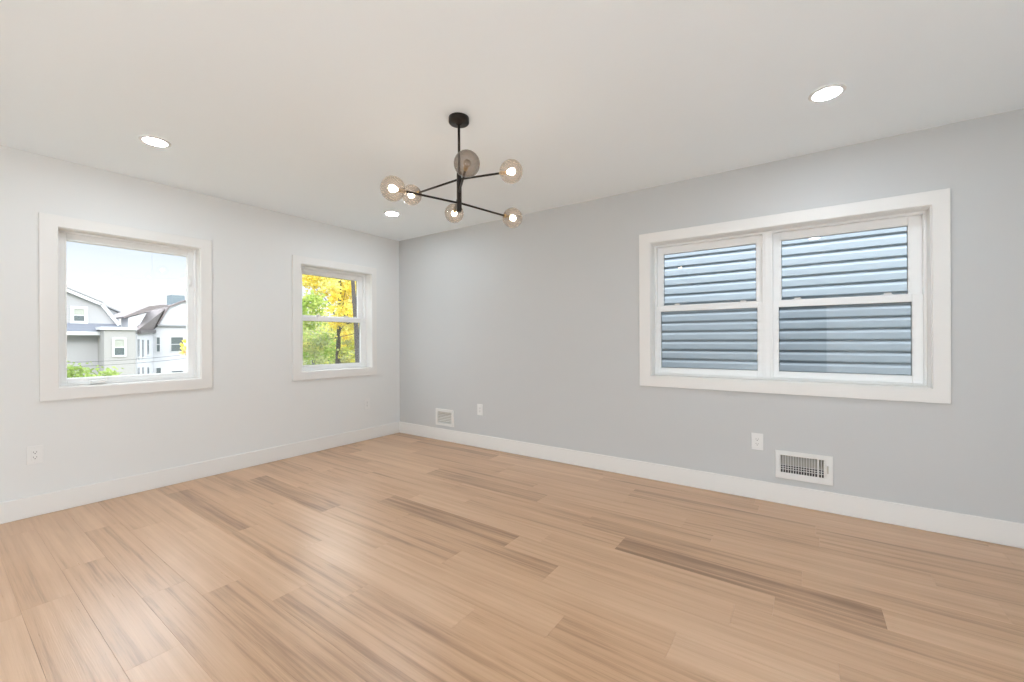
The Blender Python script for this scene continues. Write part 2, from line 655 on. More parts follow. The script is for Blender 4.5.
def pane(parent, P, a0, a1, z0, z1, d, gasket='gasket'):
    bm = B()
    wbox(bm, P, a0 - 0.004, a1 + 0.004, d - 0.002, d + 0.002, z0 - 0.004, z1 + 0.004)
    obj('glass', bm, 'glass', parent)
    bm = B()   # dark spacer line round the pane
    ring(bm, P, a0 - 0.003, a1 + 0.003, z0 - 0.003, z1 + 0.003, 0.006, 0.006, 0.006, 0.006, d + 0.003, d + 0.008)
    obj('gasket', bm, gasket, parent)


def sash(root, P, a0, a1, z0, z1, g, d0, d1, lock_at=(), gasket='gasket'):
    """sash frame a0..a1, z0..z1 with glass rectangle g = (ga0, ga1, gz0, gz1)"""
    bm = B()
    ring(bm, P, a0, a1, z0, z1, g[0] - a0, a1 - g[1], g[2] - z0, z1 - g[3], d0, d1)
    s = obj('sash', bm, 'vinyl', root, bevel=0.003)
    bm = B()   # stepped glazing bead
    ring(bm, P, g[0] - 0.011, g[1] + 0.011, g[2] - 0.011, g[3] + 0.011, 0.009, 0.009, 0.009, 0.009, d0 - 0.004, d0 + 0.004)
    obj('glazing_bead', bm, 'vinyl', s, bevel=0.0015)
    pane(s, P, *g, (d0 + d1) / 2, gasket)
    for la in lock_at:
        bm = B()
        wbox(bm, P, la - 0.030, la + 0.030, d0 + 0.004, d1 - 0.002, z1, z1 + 0.008)
        wbox(bm, P, la - 0.016, la + 0.022, d0 + 0.000, d0 + 0.016, z1 + 0.008, z1 + 0.018)
        obj('sash_lock', bm, 'plastic', s, bevel=0.002)
    return s


def insect_screen(root, P, a0, a1, z0, z1, d):
    bm = B()
    ring(bm, P, a0, a1, z0, z1, 0.014, 0.014, 0.014, 0.014, d, d + 0.008)
    s = obj('screen_frame', bm, 'vinyl', root)
    bm = B()
    wbox(bm, P, a0 + 0.01, a1 - 0.01, d + 0.0035, d + 0.0045, z0 + 0.01, z1 - 0.01)
    obj('insect_mesh', bm, 'screen', s)


def vinyl_frame(root, P, a0, a1, z0, z1, d0, d1, w):
    bm = B()
    ring(bm, P, a0, a1, z0, z1, w, w, w, w, d0, d1)
    obj('frame', bm, 'vinyl', root, bevel=0.002)


# window_1: square casement in the off-white wall
r = tag(empty('window_1', (0, -2.556, 0.85)), 'square single-pane window in the off-white wall, looking onto houses', 'window', kind='structure')
r.location = (0, 0, 0)
casing_and_jamb(r, P_left, W1)
vinyl_frame(r, P_left, W1[0], W1[1], W1[2], W1[3], 0.078, 0.17, 0.016)
g1 = (-2.917, -2.203, 0.906, 1.897)
sash(r, P_left, W1[0] + 0.016, W1[1] - 0.016, W1[2] + 0.016, W1[3] - 0.016, g1, 0.088, 0.128, gasket='vinyl')
bm = B()      # folding crank cover on the bottom of the frame
wbox(bm, P_left, -2.805, -2.722, 0.040, 0.080, 0.862, 0.888)
hb = obj('crank_handle', bm, 'plastic', r, bevel=0.005)
bm = B()
tube(bm, [P_left(-2.79, 0.056, 0.876), P_left(-2.755, 0.050, 0.886), P_left(-2.715, 0.052, 0.884)], 0.006, 10)
obj('crank_arm', bm, 'plastic', hb)
bm = B()      # latch lever on the right stile
wbox(bm, P_left, -2.196, -2.176, 0.079, 0.089, 1.635, 1.735)
la = obj('latch', bm, 'plastic', r, bevel=0.003)
bm = B()
wbox(bm, P_left, -2.192, -2.180, 0.066, 0.080, 1.66, 1.70)
obj('latch_lever', bm, 'plastic', la, bevel=0.003)

# window_2: narrow double-hung in the off-white wall
r = tag(empty('window_2'), 'narrow double-hung window near the corner, looking onto yellow trees', 'window', kind='structure')
casing_and_jamb(r, P_left, W2, (0.093, 0.071, 0.087, 0.081))
vinyl_frame(r, P_left, *W2, 0.096, 0.175, 0.022)
gl = (-1.197, -0.499, 0.910, 1.385)
gu = (-1.182, -0.513, 1.446, 1.886)
sash(r, P_left, W2[0] + 0.022, W2[1] - 0.022, W2[2] + 0.018, 1.438, gl, 0.100, 0.132, (-1.02, -0.68))
sash(r, P_left, W2[0] + 0.022, W2[1] - 0.022, 1.39, W2[3] - 0.022, gu, 0.135, 0.163)
insect_screen(r, P_left, W2[0] + 0.024, W2[1] - 0.024, W2[2] + 0.022, 1.42, 0.166)

# window_3: twin double-hung in the grey wall
r = tag(empty('window_3'), 'wide twin double-hung window in the grey wall, facing blue-grey siding', 'window', kind='structure')
casing_and_jamb(r, P_right, W3, (0.096, 0.082, 0.089, 0.088))
vinyl_frame(r, P_right, *W3, 0.096, 0.175, 0.014)
bm = B()
wbox(bm, P_right, 3.978, 4.042, 0.092, 0.175, W3[2] + 0.012, W3[3] - 0.012)
wbox(bm, P_right, 3.994, 4.026, 0.084, 0.092, W3[2] + 0.012, W3[3] - 0.012)
obj('mullion', bm, 'vinyl', r, bevel=0.002)
for (a0, a1), gl, gu, lk in (((3.198, 3.978), (3.230, 3.942, 0.930, 1.405), (3.247, 3.932, 1.459, 1.896), (3.36, 3.845)),
                             ((4.042, 4.845), (4.078, 4.793, 0.930, 1.402), (4.094, 4.780, 1.456, 1.896), (4.189, 4.675))):
    sash(r, P_right, a0, a1, W3[2] + 0.014, 1.448, gl, 0.110, 0.140, lk)
    sash(r, P_right, a0, a1, 1.41, W3[3] - 0.014, gu, 0.142, 0.166)
    insect_screen(r, P_right, a0, a1, W3[2] + 0.016, 1.43, 0.167)

# added_window: unseen, added behind the camera to let daylight in
r = tag(empty('added_window'), 'wide picture window added in the wall behind the viewpoint for daylight', 'window', kind='structure')
casing_and_jamb(r, P_back, W4)
vinyl_frame(r, P_back, *W4, 0.096, 0.175, 0.03)
sash(r, P_back, W4[0] + 0.03, W4[1] - 0.03, W4[2] + 0.03, W4[3] - 0.03, (W4[0] + 0.08, W4[1] - 0.08, W4[2] + 0.08, W4[3] - 0.08), 0.105, 0.14)


# door_1: dark panelled door in the wall behind the camera
root = tag(empty('door_1'), 'dark stained panelled door in the wall behind the viewpoint', 'door', kind='structure')
bm = B()
box(bm, 3.71, 4.57, YB + 0.004, YB + 0.034, 0.004, 2.03)
obj('slab', bm, 'door', root, bevel=0.003)
for z0, z1 in ((0.2, 0.9), (1.05, 1.85)):
    for x0 in (3.82, 4.20):
        bm = B()
        box(bm, x0, x0 + 0.27, YB + 0.030, YB + 0.042, z0, z1)
        obj('raised_panel', bm, 'door', root, bevel=0.006)
bm = B()
for a, b in ((3.62, 3.70), (4.58, 4.66)):
    box(bm, a, b, YB + 0.001, YB + 0.02, 0.0, 2.12)
box(bm, 3.70, 4.58, YB + 0.001, YB + 0.02, 2.04, 2.12)
obj('casing', bm, 'trim', root)
bm = B()
lathe(bm, [(0, 0), (0.028, 0), (0.028, 0.006), (0.012, 0.010), (0.012, 0.035), (0.027, 0.045), (0.027, 0.06), (0, 0.068)], (3.78, YB + 0.034, 0.98), (0, 1, 0), 24)
obj('knob', bm, 'brass', root)

# ------------------------------------------------------------------ wall registers and outlets
def plate_with_hole(bm, a0, a1, z0, z1, h, t0, t1):
    mitred(bm, P_right, (a0, a1, z0, z1), h, t0, t1)


root = tag(empty('wall_vent', (0, 0, 0)), 'white open wall register with dark grille under the wide window', 'vent')
gx0, gx1, gz0, gz1 = 4.087, 4.345, 0.226, 0.347
bm = B()
plate_with_hole(bm, *V1[:2], *V1[2:], (gx0, gx1, gz0, gz1), -0.013, -0.001)
obj('face_plate', bm, 'register', root, bevel=0.004)
h = duct_hole(V1)
bm = B()
box(bm, h[0] + .001, h[1] - .001, 0.150, 0.156, h[2] + .001, h[3] - .001)
box(bm, h[0] + .0005, h[0] + .003, 0.002, 0.15, h[2] + .001, h[3] - .001)
box(bm, h[1] - .003, h[1] - .0005, 0.002, 0.15, h[2] + .001, h[3] - .001)
box(bm, h[0] + .003, h[1] - .003, 0.002, 0.15, h[2] + .0005, h[2] + .003)
box(bm, h[0] + .003, h[1] - .003, 0.002, 0.15, h[3] - .003, h[3] - .0005)
obj('duct', bm, 'duct', root)
fx = gx0
n = 0
while fx < 4.330:
    bm = B()
    wide = 0.0105 if n == 14 else 0.0042
    box(bm, fx, fx + wide, -0.0105, 0.006, gz0, gz1)
    obj('fin', bm, 'register', root)
    fx += 0.0152 + (wide - 0.0042)
    n += 1
for z in (0.243, 0.258, 0.273):
    bm = B()
    box(bm, gx0, gx1, 0.008, 0.011, z, z + 0.0045)
    obj('cross_bar', bm, 'register', root)
bm = B()      # the half-open damper blade behind the fins
prism(bm, [(gx0 + .002, 0.014, 0.278), (gx0 + .002, 0.020, 0.278), (gx0 + .002, 0.050, 0.3415), (gx0 + .002, 0.045, 0.3415)], (gx1 - gx0 - .004, 0, 0))
obj('damper', bm, 'damper', root)
bm = B()
box(bm, 4.335, 4.345, -0.0115, -0.002, gz0, gz1)
lv = obj('lever_panel', bm, 'register', root, bevel=0.002)
bm = B()
box(bm, 4.353, 4.362, -0.026, -0.0132, 0.262, 0.312)
obj('lever', bm, 'damper', root, bevel=0.002)

root = tag(empty('wall_vent'), 'small white closed wall register low beside the corner', 'vent')
h2 = (V2[0] + 0.033, V2[1] - 0.033, V2[2] + 0.030, V2[3] - 0.034)
bm = B()
plate_with_hole(bm, *V2[:2], *V2[2:], h2, -0.013, -0.001)
obj('face_plate', bm, 'register', root, bevel=0.004)
bm = B()
dh = duct_hole(V2)
box(bm, dh[0] + .001, dh[1] - .001, 0.005, 0.008, dh[2] + .001, dh[3] - .001)
obj('damper', bm, 'damper', root)
nz = 7
for i in range(nz):
    z = h2[2] + (i + 0.15) * (h2[3] - h2[2]) / nz
    bm = B()
    prism(bm, [(h2[0], -0.0050, z), (h2[0], -0.0035, z), (h2[0], 0.004, z + 0.0060), (h2[0], 0.0025, z + 0.0060)], (h2[1] - h2[0], 0, 0))
    obj('louver', bm, 'register', root)


def outlet(P, a, z, label, w=0.076, hgt=0.122):
    """duplex receptacle in a rectangular insert; a/z = centre"""
    root = tag(empty('wall_outlet'), label, 'outlet', 'white duplex outlets')
    bm = B()
    wbox(bm, P, a - w / 2, a + w / 2, -0.006, -0.0005, z - hgt / 2, z + hgt / 2)
    obj('cover_plate', bm, 'plastic', root, bevel=0.003)
    bm = B()
    wbox(bm, P, a - 0.0175, a + 0.0175, -0.0088, -0.006, z - 0.035, z + 0.035)
    ins = obj('receptacle', bm, 'plastic', root, bevel=0.0012)
    bm = B()
    for s in (-1, 1):
        zc = z + s * 0.017
        wbox(bm, P, a - 0.0085, a - 0.0060, -0.0092, -0.0085, zc - 0.002, zc + 0.008)
        wbox(bm, P, a + 0.0055, a + 0.0080, -0.0092, -0.0085, zc - 0.001, zc + 0.007)
        wbox(bm, P, a - 0.0028, a + 0.0028, -0.0092, -0.0085, zc - 0.0105, zc - 0.005)
    obj('slots', bm, 'slot', ins)
    for s in (-1, 1):
        bm = B()
        c = Vector(P(a, -0.006, z + s * 0.049))
        lathe(bm, [(0, 0.0012), (0.0022, 0.001), (0.003, 0)], c, Vector(P(a, -1, z)) - Vector(P(a, 0, z)), 12)
        obj('screw', bm, 'plastic', root)
    return root


outlet(P_right, 3.947, 0.420, 'white outlet on the grey wall beside the open register')
outlet(P_right, 1.329, 0.412, 'white outlet on the grey wall near the closed register')
outlet(P_left, -3.080, 0.411, 'white outlet on the off-white wall below the square window')
outlet(P_left, -0.487, 0.425, 'white outlet on the off-white wall near the corner')


# ------------------------------------------------------------------ recessed lights
def downlight(x, y, label):
    root = tag(empty('recessed_light', (x, y, H)), label, 'ceiling light', 'recessed ceiling lights')
    bm = B()
    lathe(bm, [(0.060, -0.001), (0.060, -0.005), (0.064, -0.0075), (0.074, -0.006), (0.080, -0.002), (0.080, -0.0005), (0.060, -0.001)], (0, 0, 0), seg=48)
    obj('trim_ring', bm, 'plastic', root)
    bm = B()
    lathe(bm, [(0, -0.0042), (0.0595, -0.0042), (0.0595, -0.0012), (0, -0.0012)], (0, 0, 0), seg=48, smooth=False)
    obj('diffuser', bm, 'disc', root)


for x, y, lab in ((4.333, -0.816, 'bright round recessed light in the ceiling over the wide window'),
                  (0.865, -2.660, 'bright round recessed light in the ceiling by the square window'),
                  (0.865, -0.805, 'bright round recessed light in the ceiling near the corner'),
                  (4.333, -2.660, 'round recessed light in the ceiling above the viewpoint')):
    downlight(x, y, lab)

def fill(x, y, label):  # invented floor lights, added out of view to brighten ceiling and walls
    root = tag(empty('added_fill_light', (x, y, 0)), label, 'added light', 'paper fill lights, added')
    bm = B()
    lathe(bm, [(0, 0), (0.16, 0), (0.16, 0.02), (0.03, 0.03), (0, 0.03)], (0, 0, 0), seg=32)
    obj('base', bm, 'bronze', root)
    bm = B()
    lathe(bm, [(0.03, 0.050), (0.16, 0.065), (0.22, 0.14), (0.245, 0.25), (0.22, 0.36), (0.16, 0.435), (0.03, 0.450)], (0, 0, 0), seg=32)
    obj('fill_body', bm, 'soft', root)
    bm = B()
    tube(bm, [(0, 0, 0.03), (0, 0, 0.47)], 0.012, 12)
    obj('pole', bm, 'bronze', root)


fill(3.05, -5.5, 'unseen light added as paper lantern on the floor behind the viewpoint, under the rear window')
fill(4.55, -5.45, 'unseen light added as paper lantern on the floor behind the viewpoint, beside the rear window')
fill(5.42, -3.75, 'unseen light added as paper lantern on the floor beside the viewpoint')

# ------------------------------------------------------------------ chandelier
cx, cy = 2.6232, -1.7478
root = tag(empty('chandelier', (cx, cy, H)), 'dark bronze branching chandelier with six smoked glass globes', 'chandelier')


def loc(p):
    return Vector(p) - Vector((cx, cy, H))


bm = B()
lathe(bm, [(0, -0.001), (0.057, -0.001), (0.058, -0.004), (0.058, -0.029), (0.055, -0.033), (0.018, -0.034), (0.012, -0.044), (0, -0.044)], (0, 0, 0), seg=48)
obj('canopy', bm, 'bronze', root)
bm = B()
tube(bm, [(0, 0, -0.040), (0, 0, 2.112 - H)], 0.0072, 16)
obj('rod', bm, 'bronze', root)
bm = B()
lathe(bm, [(0, 2.128 - H), (0.0130, 2.128 - H), (0.0140, 2.124 - H), (0.0140, 1.906 - H), (0.0130, 1.903 - H), (0, 1.903 - H)], (0, 0, 0), seg=24)
obj('stem', bm, 'bronze', root)
R = 0.0625
globes = [((2.9187, -2.0176, 2.0101), 2.0115, False), ((2.3304, -1.4756, 2.0131), 2.0115, True),
          ((2.9496, -1.6943, 2.0719), 2.088, True), ((2.2239, -1.7475, 2.0796), 2.088, True),
          ((2.7225, -1.3597, 1.9417), 1.953, True), ((2.5228, -2.1344, 1.9411), 1.951, True)]
for p, zs, lit in globes:
    c = loc(p)
    s = Vector((0, 0, zs - H))
    d = (c - s).normalized()
    bm = B()
    tube(bm, [s, c - d * (R - 0.004)], 0.0058, 12)
    obj('arm', bm, 'bronze', root)
    bm = B()
    pr_ = []
    n = 20
    hole = math.asin(0.011 / R)
    for i in range(n + 1):
        t = hole + (PI - hole) * i / n
        pr_.append((R * math.sin(t), -R * math.cos(t)))
    lathe(bm, pr_[:-1] + [(0, R)], c, d, 40)
    g = obj('globe', bm, 'smoke', root)
    bm = B()
    lathe(bm, [(0, -R - 0.006), (0.009, -R - 0.006), (0.0115, -R + 0.000), (0.0105, -R + 0.006), (0.0100, -0.028), (0.0085, -0.024), (0, -0.024)], c, d, 20)
    obj('socket', bm, 'brass', g)
    bm = B()
    lathe(bm, [(0, -0.026), (0.007, -0.024), (0.0100, -0.018), (0.0160, -0.008), (0.0185, 0.003), (0.0165, 0.014), (0.0095, 0.021), (0, 0.0235)], c, d, 20)
    b = obj('bulb', bm, 'bulb' if lit else 'bulb_off', g)
    if not lit:
        b['label'] = 'unlit bulb in the globe nearest the viewpoint'

# ------------------------------------------------------------------ outside: ground
bm = B()
box(bm, -120, 60, -80, 120, -4.6, -4.2)
tag(obj('ground', bm, 'grass'), 'grassy ground outside far below the windows', 'ground', kind='structure')

# ------------------------------------------------------------------ outside the wide window: the neighbour's clapboard wall
root = tag(empty('house', (3.6, 1.85, -4.2)), 'neighbouring house in blue-grey horizontal siding close outside the wide window', 'house')


def rel(o_root, pts):
    l = Vector(o_root.location)
    return [Vector(p) - l for p in pts]


nx0, nx1, ntop = -0.9, 8.6, 4.9
pitch = 0.1135
bm = B()
z = 1.168 - pitch * 47
profile = []
while z < ntop:
    # dutch-lap course: butt edge, flat face, then a shoulder leaning back under the next course
    profile += [(1.8860, z + 0.002), (1.8500, z), (1.8500, z + 0.060), (1.8560, z + 0.072), (1.8745, z + 0.093), (1.8850, z + 0.096), (1.8860, z + pitch)]
    z += pitch
vs0 = [bm.verts.new(v) for v in rel(root, [(nx0, y, zz) for y, zz in profile])]
vs1 = [bm.verts.new(v) for v in rel(root, [(nx1, y, zz) for y, zz in profile])]
for a, b, c_, d_ in zip(vs0, vs0[1:], vs1[1:], vs1):
    bm.faces.new((a, d_, c_, b))
o = obj('siding', bm, 'siding', root)
bm = B()
box(bm, nx0 - 3.6, nx1 - 3.6, 0.040, 7.0, 0, ntop + 4.2)
obj('wall', bm, 'concrete', root)
for x in (nx0, nx1):
    bm = B()
    box(bm, x - 3.6 - 0.05, x - 3.6 + 0.05, -0.02, 0.04, 0, ntop + 4.2)
    obj('corner_trim', bm, 'white_trim', root)
bm = B()
box(bm, nx0 - 3.6 - 0.2, nx1 - 3.6 + 0.2, -0.25, 7.2, ntop + 4.2, ntop + 4.36)
obj('roof', bm, 'pale_roof', root)


# ------------------------------------------------------------------ outside the square window: houses across the yards
def yz_prism(bm, x, poly, depth):
    prism(bm, [(x, y, z) for y, z in poly], (-depth, 0, 0))


def far_window(root, x, y0, y1, z0, z1, glass_split=None, cased=0.13, shade=True):
    """double-hung window on a wall that faces +x"""
    bm = B()
    t = cased
    for b in ((y0 - t, y0, z0 - t, z1 + t), (y1, y1 + t, z0 - t, z1 + t), (y0, y1, z0 - t, z0), (y0, y1, z1, z1 + t)):
        box(bm, x - 0.02, x + 0.07, b[0], b[1], b[2], b[3])
    if glass_split:
        box(bm, x - 0.02, x + 0.05, y0, y1, glass_split - 0.03, glass_split + 0.03)
    f = obj('window', bm, 'white_trim', root)
    bm = B()
    box(bm, x - 0.02, x + 0.02, y0, y1, z0, glass_split or z1)
    obj('pane', bm, 'house_glass', f)
    if glass_split:
        bm = B()
        box(bm, x - 0.02, x + 0.025, y0, y1, glass_split, z1)
        obj('pane', bm, 'shade' if shade else 'house_glass', f)


root = tag(empty('house'), 'pale grey house with barn-shaped gable seen through the square window', 'house')
bm = B()
yz_prism(bm, -42, [(-0.7, -4.2), (5.9, -4.2), (5.9, 2.6), (5.35, 3.45), (4.92, 4.22), (2.6, 5.35), (0.28, 4.22), (-0.7, 2.6)], 9.0)
obj('wall', bm, 'grey_siding', root)
bm = B()      # roof skin
for pa, pb in (((6.02, 2.58), (4.97, 4.33)), ((4.97, 4.33), (2.6, 5.50)), ((2.6, 5.50), (0.23, 4.33)), ((0.23, 4.33), (-0.82, 2.58))):
    n = Vector((0, -(pb[1] - pa[1]), pb[0] - pa[0])).normalized() * -0.10
    prism(bm, [(-41.8, pa[0], pa[1]), (-41.8, pb[0], pb[1]), (-41.8, pb[0] + n.y * -1, pb[1] - n.z * -1), (-41.8, pa[0] + n.y * -1, pa[1] - n.z * -1)], (-9.4, 0, 0))
obj('roof', bm, 'pale_roof', root)
bm = B()      # white rake boards
for pa, pb in (((5.98, 2.62), (4.93, 4.28)), ((4.93, 4.28), (2.6, 5.44)), ((2.6, 5.44), (0.27, 4.28)), ((0.27, 4.28), (-0.78, 2.62))):
    d = Vector((0, pb[0] - pa[0], pb[1] - pa[1])).normalized()
    n = Vector((0, d.z, -d.y)) * 0.22
    if n.z > 0:
        n = -n
    prism(bm, [(-41.72, pa[0], pa[1]), (-41.72, pb[0], pb[1]), (-41.72, pb[0] + n.y, pb[1] + n.z), (-41.72, pa[0] + n.y, pa[1] + n.z)], (-0.3, 0, 0))
obj('rake_board', bm, 'white_trim', root)
bm = B()      # sloping shingled band at the foot of the gable
prism(bm, [(-42.0, -0.9, 2.66), (-41.2, -0.9, 2.05), (-41.2, -0.9, 1.98), (-42.0, -0.9, 1.98)], (0, 6.9, 0))
obj('pent_roof', bm, 'slate', root)
bm = B()
box(bm, -42.0, -41.15, -0.9, 5.3, 1.72, 2.0)
obj('fascia', bm, 'white_trim', root)
far_window(root, -42, 3.33, 3.90, 2.83, 3.76, 3.27, 0.2)
# flat-roofed bay in front
bm = B()
box(bm, -46, -40, 4.66, 6.5, -4.2, 2.13)
obj('bay', bm, 'tan_siding', root)
bm = B()
box(bm, -46.1, -39.85, 4.45, 6.58, 2.13, 2.36)
obj('cornice', bm, 'white_trim', root)
far_window(root, -40, 5.24, 5.82, 0.15, 1.38, 0.75, 0.13)

root = tag(empty('house'), 'grey house wing with sloping roof behind the barn-shaped gable', 'house')
bm = B()
yz_prism(bm, -53, [(4.0, -4.2), (8.2, -4.2), (8.2, 4.15), (6.6, 5.05), (4.0, 6.2)], 6)
obj('wall', bm, 'pale_roof', root)
bm = B()
yz_prism(bm, -52.8, [(8.3, 4.15), (8.3, 4.28), (6.6, 5.2), (4.0, 6.35), (4.0, 6.2), (6.6, 5.05)], 6.4)
obj('roof', bm, 'pale_roof', root)

root = tag(empty('house'), 'white stucco house with brown-grey roof and block chimney', 'house')
bm = B()      # front wing and its gable, facing the window
yz_prism(bm, -50, [(10.13, -4.9), (16.4, -4.9), (16.4, 2.9), (14.5, 5.47), (13.25, 5.50), (12.72, 5.47), (11.46, 4.77), (10.58, 2.87), (10.13, 2.38)], 8)
obj('wall', bm, 'stucco', root)
bm = B()
box(bm, -50.2, -49.75, 10.45, 16.5, 2.80, 2.96)
obj('ledge', bm, 'pale_roof', root)
bm = B()
for pa, pb in (((10.48, 2.84), (11.45, 4.78)), ((11.45, 4.78), (12.72, 5.48)), ((12.72, 5.48), (14.5, 5.48)), ((14.5, 5.48), (16.5, 2.84))):
    d = Vector((0, pb[0] - pa[0], pb[1] - pa[1])).normalized()
    n = Vector((0, -d.z, d.y)) * 0.14
    prism(bm, [(-49.8, pa[0], pa[1]), (-49.8, pb[0], pb[1]), (-49.8, pb[0] + n.y, pb[1] + n.z), (-49.8, pa[0] + n.y, pa[1] + n.z)], (-8.4, 0, 0))
obj('roof_edge', bm, 'shingle', root)
# receding side wall with narrow windows
p0, p1 = Vector((-40.85, 6.81, 0)), Vector((-50, 10.12, 0))
al = (p1 - p0).normalized()
inn = Vector((-al.y, al.x, 0))
if inn.y < 0:
    inn = -inn
bm = B()
prism(bm, [p0 + Vector((0, 0, -4.2)), p1 + Vector((0, 0, -4.2)), p1 + Vector((0, 0, 2.15)), p0 + Vector((0, 0, 2.15))], inn * -0.22)
obj('wall', bm, 'stucco', root)
bm = B()      # eave
o_ = -inn * 0.15
prism(bm, [p0 + o_ + Vector((0, 0, 1.85)), p1 + o_ + Vector((0, 0, 2.1)), p1 + o_ + Vector((0, 0, 2.4)), p0 + o_ + Vector((0, 0, 2.15))], inn * 0.4)
obj('eave', bm, 'dark_trim', root)
bm = B()      # steep shingled slope leaning back from the eave
prism(bm, [(-40.85, 6.81, 2.13), (-50, 10.12, 2.30), (-51.5, 11.7, 4.85), (-46.6, 8.80, 4.0)], (-0.25, -0.12, -0.06))
obj('mansard', bm, 'shingle', root)
bm = B()      # shallow upper roof
yz_prism(bm, -42.5, [(6.35, 3.18), (6.30, 3.30), (8.0, 4.30), (8.8, 4.46), (9.35, 4.50), (9.2, 4.34), (8.5, 4.1)], 7)
obj('roof', bm, 'shingle', root)
bm = B()      # white dormer cheek under it
yz_prism(bm, -42.6, [(6.64, 1.9), (7.15, 2.2), (7.85, 3.72), (6.64, 3.25)], 2.2)
obj('dormer', bm, 'stucco', root)
bm = B()
box(bm, -52.0, -50.5, 11.80, 12.95, 4.95, 6.15)
obj('chimney', bm, 'chimney', root)
for t_, z0, z1 in ((0.1, -0.05, 1.41), (2.5, -0.14, 1.36), (5.7, 0.0, 1.36), (0.1, -1.6, -0.97), (2.5, -1.75, -1.05), (5.7, -1.9, -1.2)):
    c0 = p0 + al * t_
    bm = B()
    prism(bm, [c0 - inn * 0.03 + Vector((0, 0, z0)), c0 + al * 0.95 - inn * 0.03 + Vector((0, 0, z0)),
               c0 + al * 0.95 - inn * 0.03 + Vector((0, 0, z1)), c0 - inn * 0.03 + Vector((0, 0, z1))], inn * 0.06)
    f = obj('window', bm, 'house_glass', root)
    bm = B()
    prism(bm, [c0 - al * 0.05 - inn * 0.03 + Vector((0, 0, z0 - 0.1)), c0 + al * 1.0 - inn * 0.03 + Vector((0, 0, z0 - 0.1)),
               c0 + al * 1.0 - inn * 0.03 + Vector((0, 0, z0)), c0 - al * 0.05 - inn * 0.03 + Vector((0, 0, z0))], inn * 0.15)
    obj('sill', bm, 'white_trim', f)
far_window(root, -50, 10.40, 10.65, 0.19, 1.63, 0.92, 0.06, False)
far_window(root, -50, 11.59, 12.61, 0.19, 1.65, 0.92, 0.06, False)
far_window(root, -50, 10.36, 10.73, -2.73, -1.49, None, 0.06, False)
far_window(root, -50, 11.62, 12.58, -2.73, -1.89, None, 0.06, False)


# ------------------------------------------------------------------ cables
def cable(p, q, sag, r_, label, group=None):
    bm = B()
    p, q = Vector(p), Vector(q)
    pts = [p.lerp(q, i / 24) - Vector((0, 0, sag * 4 * (i / 24) * (1 - i / 24))) for i in range(25)]
    tube(bm, pts, r_, 6)
    tag(obj('overhead_cable', bm, 'wire'), label, 'cable', group)


cable((-30, -7.9, 0.9), (-38, 14, 0.9), 1.0, 0.014, 'upper of two thin cables crossing in front of the far houses')
cable((-30, -7.9, 0.6), (-38, 14, 0.55), 0.95, 0.014, 'lower of two thin cables crossing in front of the far houses')
cable((-13.50, 3.56, 0.59), (-8.72, 6.92, 1.77), 0.03, 0.012, 'thin cable sloping across the yellow trees')


def pole(x, y, top, label):
    root = tag(empty('utility_pole', (x, y, -4.2)), label, 'pole')
    bm = B()
    tube(bm, [(0, 0, 0), (0, 0, top + 4.2)], [0.15, 0.11], 12)
    obj('post', bm, 'bark', root)
    bm = B()
    box(bm, -0.06, 0.06, -0.6, 0.6, top + 3.6, top + 3.72)
    obj('crossarm', bm, 'bark', root)


pole(-30.1, -8.0, 4.2, 'wooden utility pole holding the cables in front of the far houses')
pole(-38.1, 14.15, 4.2, 'wooden utility pole at the far end of the cables by the white house')
pole(-13.62, 3.47, 3.2, 'wooden utility pole at the low end of the sloping cable')
pole(-8.60, 7.02, 3.6, 'wooden utility pole at the high end of the sloping cable')


# ------------------------------------------------------------------ trees
def leaves(bm, lay, rnd, center, rad, n, size, cols, clusters):
    cs = []
    c = Vector(center)
    for _ in range(clusters):
        while True:
            v = Vector((rnd.uniform(-1, 1), rnd.uniform(-1, 1), rnd.uniform(-1, 1)))
            if v.length < 1:
                break
        cs.append((c + Vector((v.x * rad[0], v.y * rad[1], v.z * rad[2])), rnd.choice(cols)))
    for i in range(n):
        p0_, col = cs[i % clusters]
        sp = 0.20 * min(rad)
        p = p0_ + Vector((rnd.gauss(0, sp), rnd.gauss(0, sp), rnd.gauss(0, sp * 0.8)))
        u = Vector((rnd.gauss(0, 1), rnd.gauss(0, 1), rnd.gauss(0, 0.6))).normalized()
        vv = u.cross(Vector((rnd.gauss(0, 1), rnd.gauss(0, 1), rnd.gauss(0, 1)))).normalized()
        nn = u.cross(vv)
        s = size * rnd.uniform(0.6, 1.25)
        a = bm.verts.new(p - u * s * 0.5)
        b = bm.verts.new(p + vv * s * 0.36 + nn * s * 0.10)
        d = bm.verts.new(p + u * s * 0.55)
        e_ = bm.verts.new(p - vv * s * 0.36 + nn * s * 0.10)
        k_ = rnd.uniform(0.72, 1.2)
        cc = (min(1, col[0] * k_), min(1, col[1] * k_), min(1, col[2] * k_), 1)
        for f in (bm.faces.new((a, b, d)), bm.faces.new((a, d, e_))):
            for lp in f.loops:
                lp[lay] = cc
    return [x_[0] for x_ in cs]


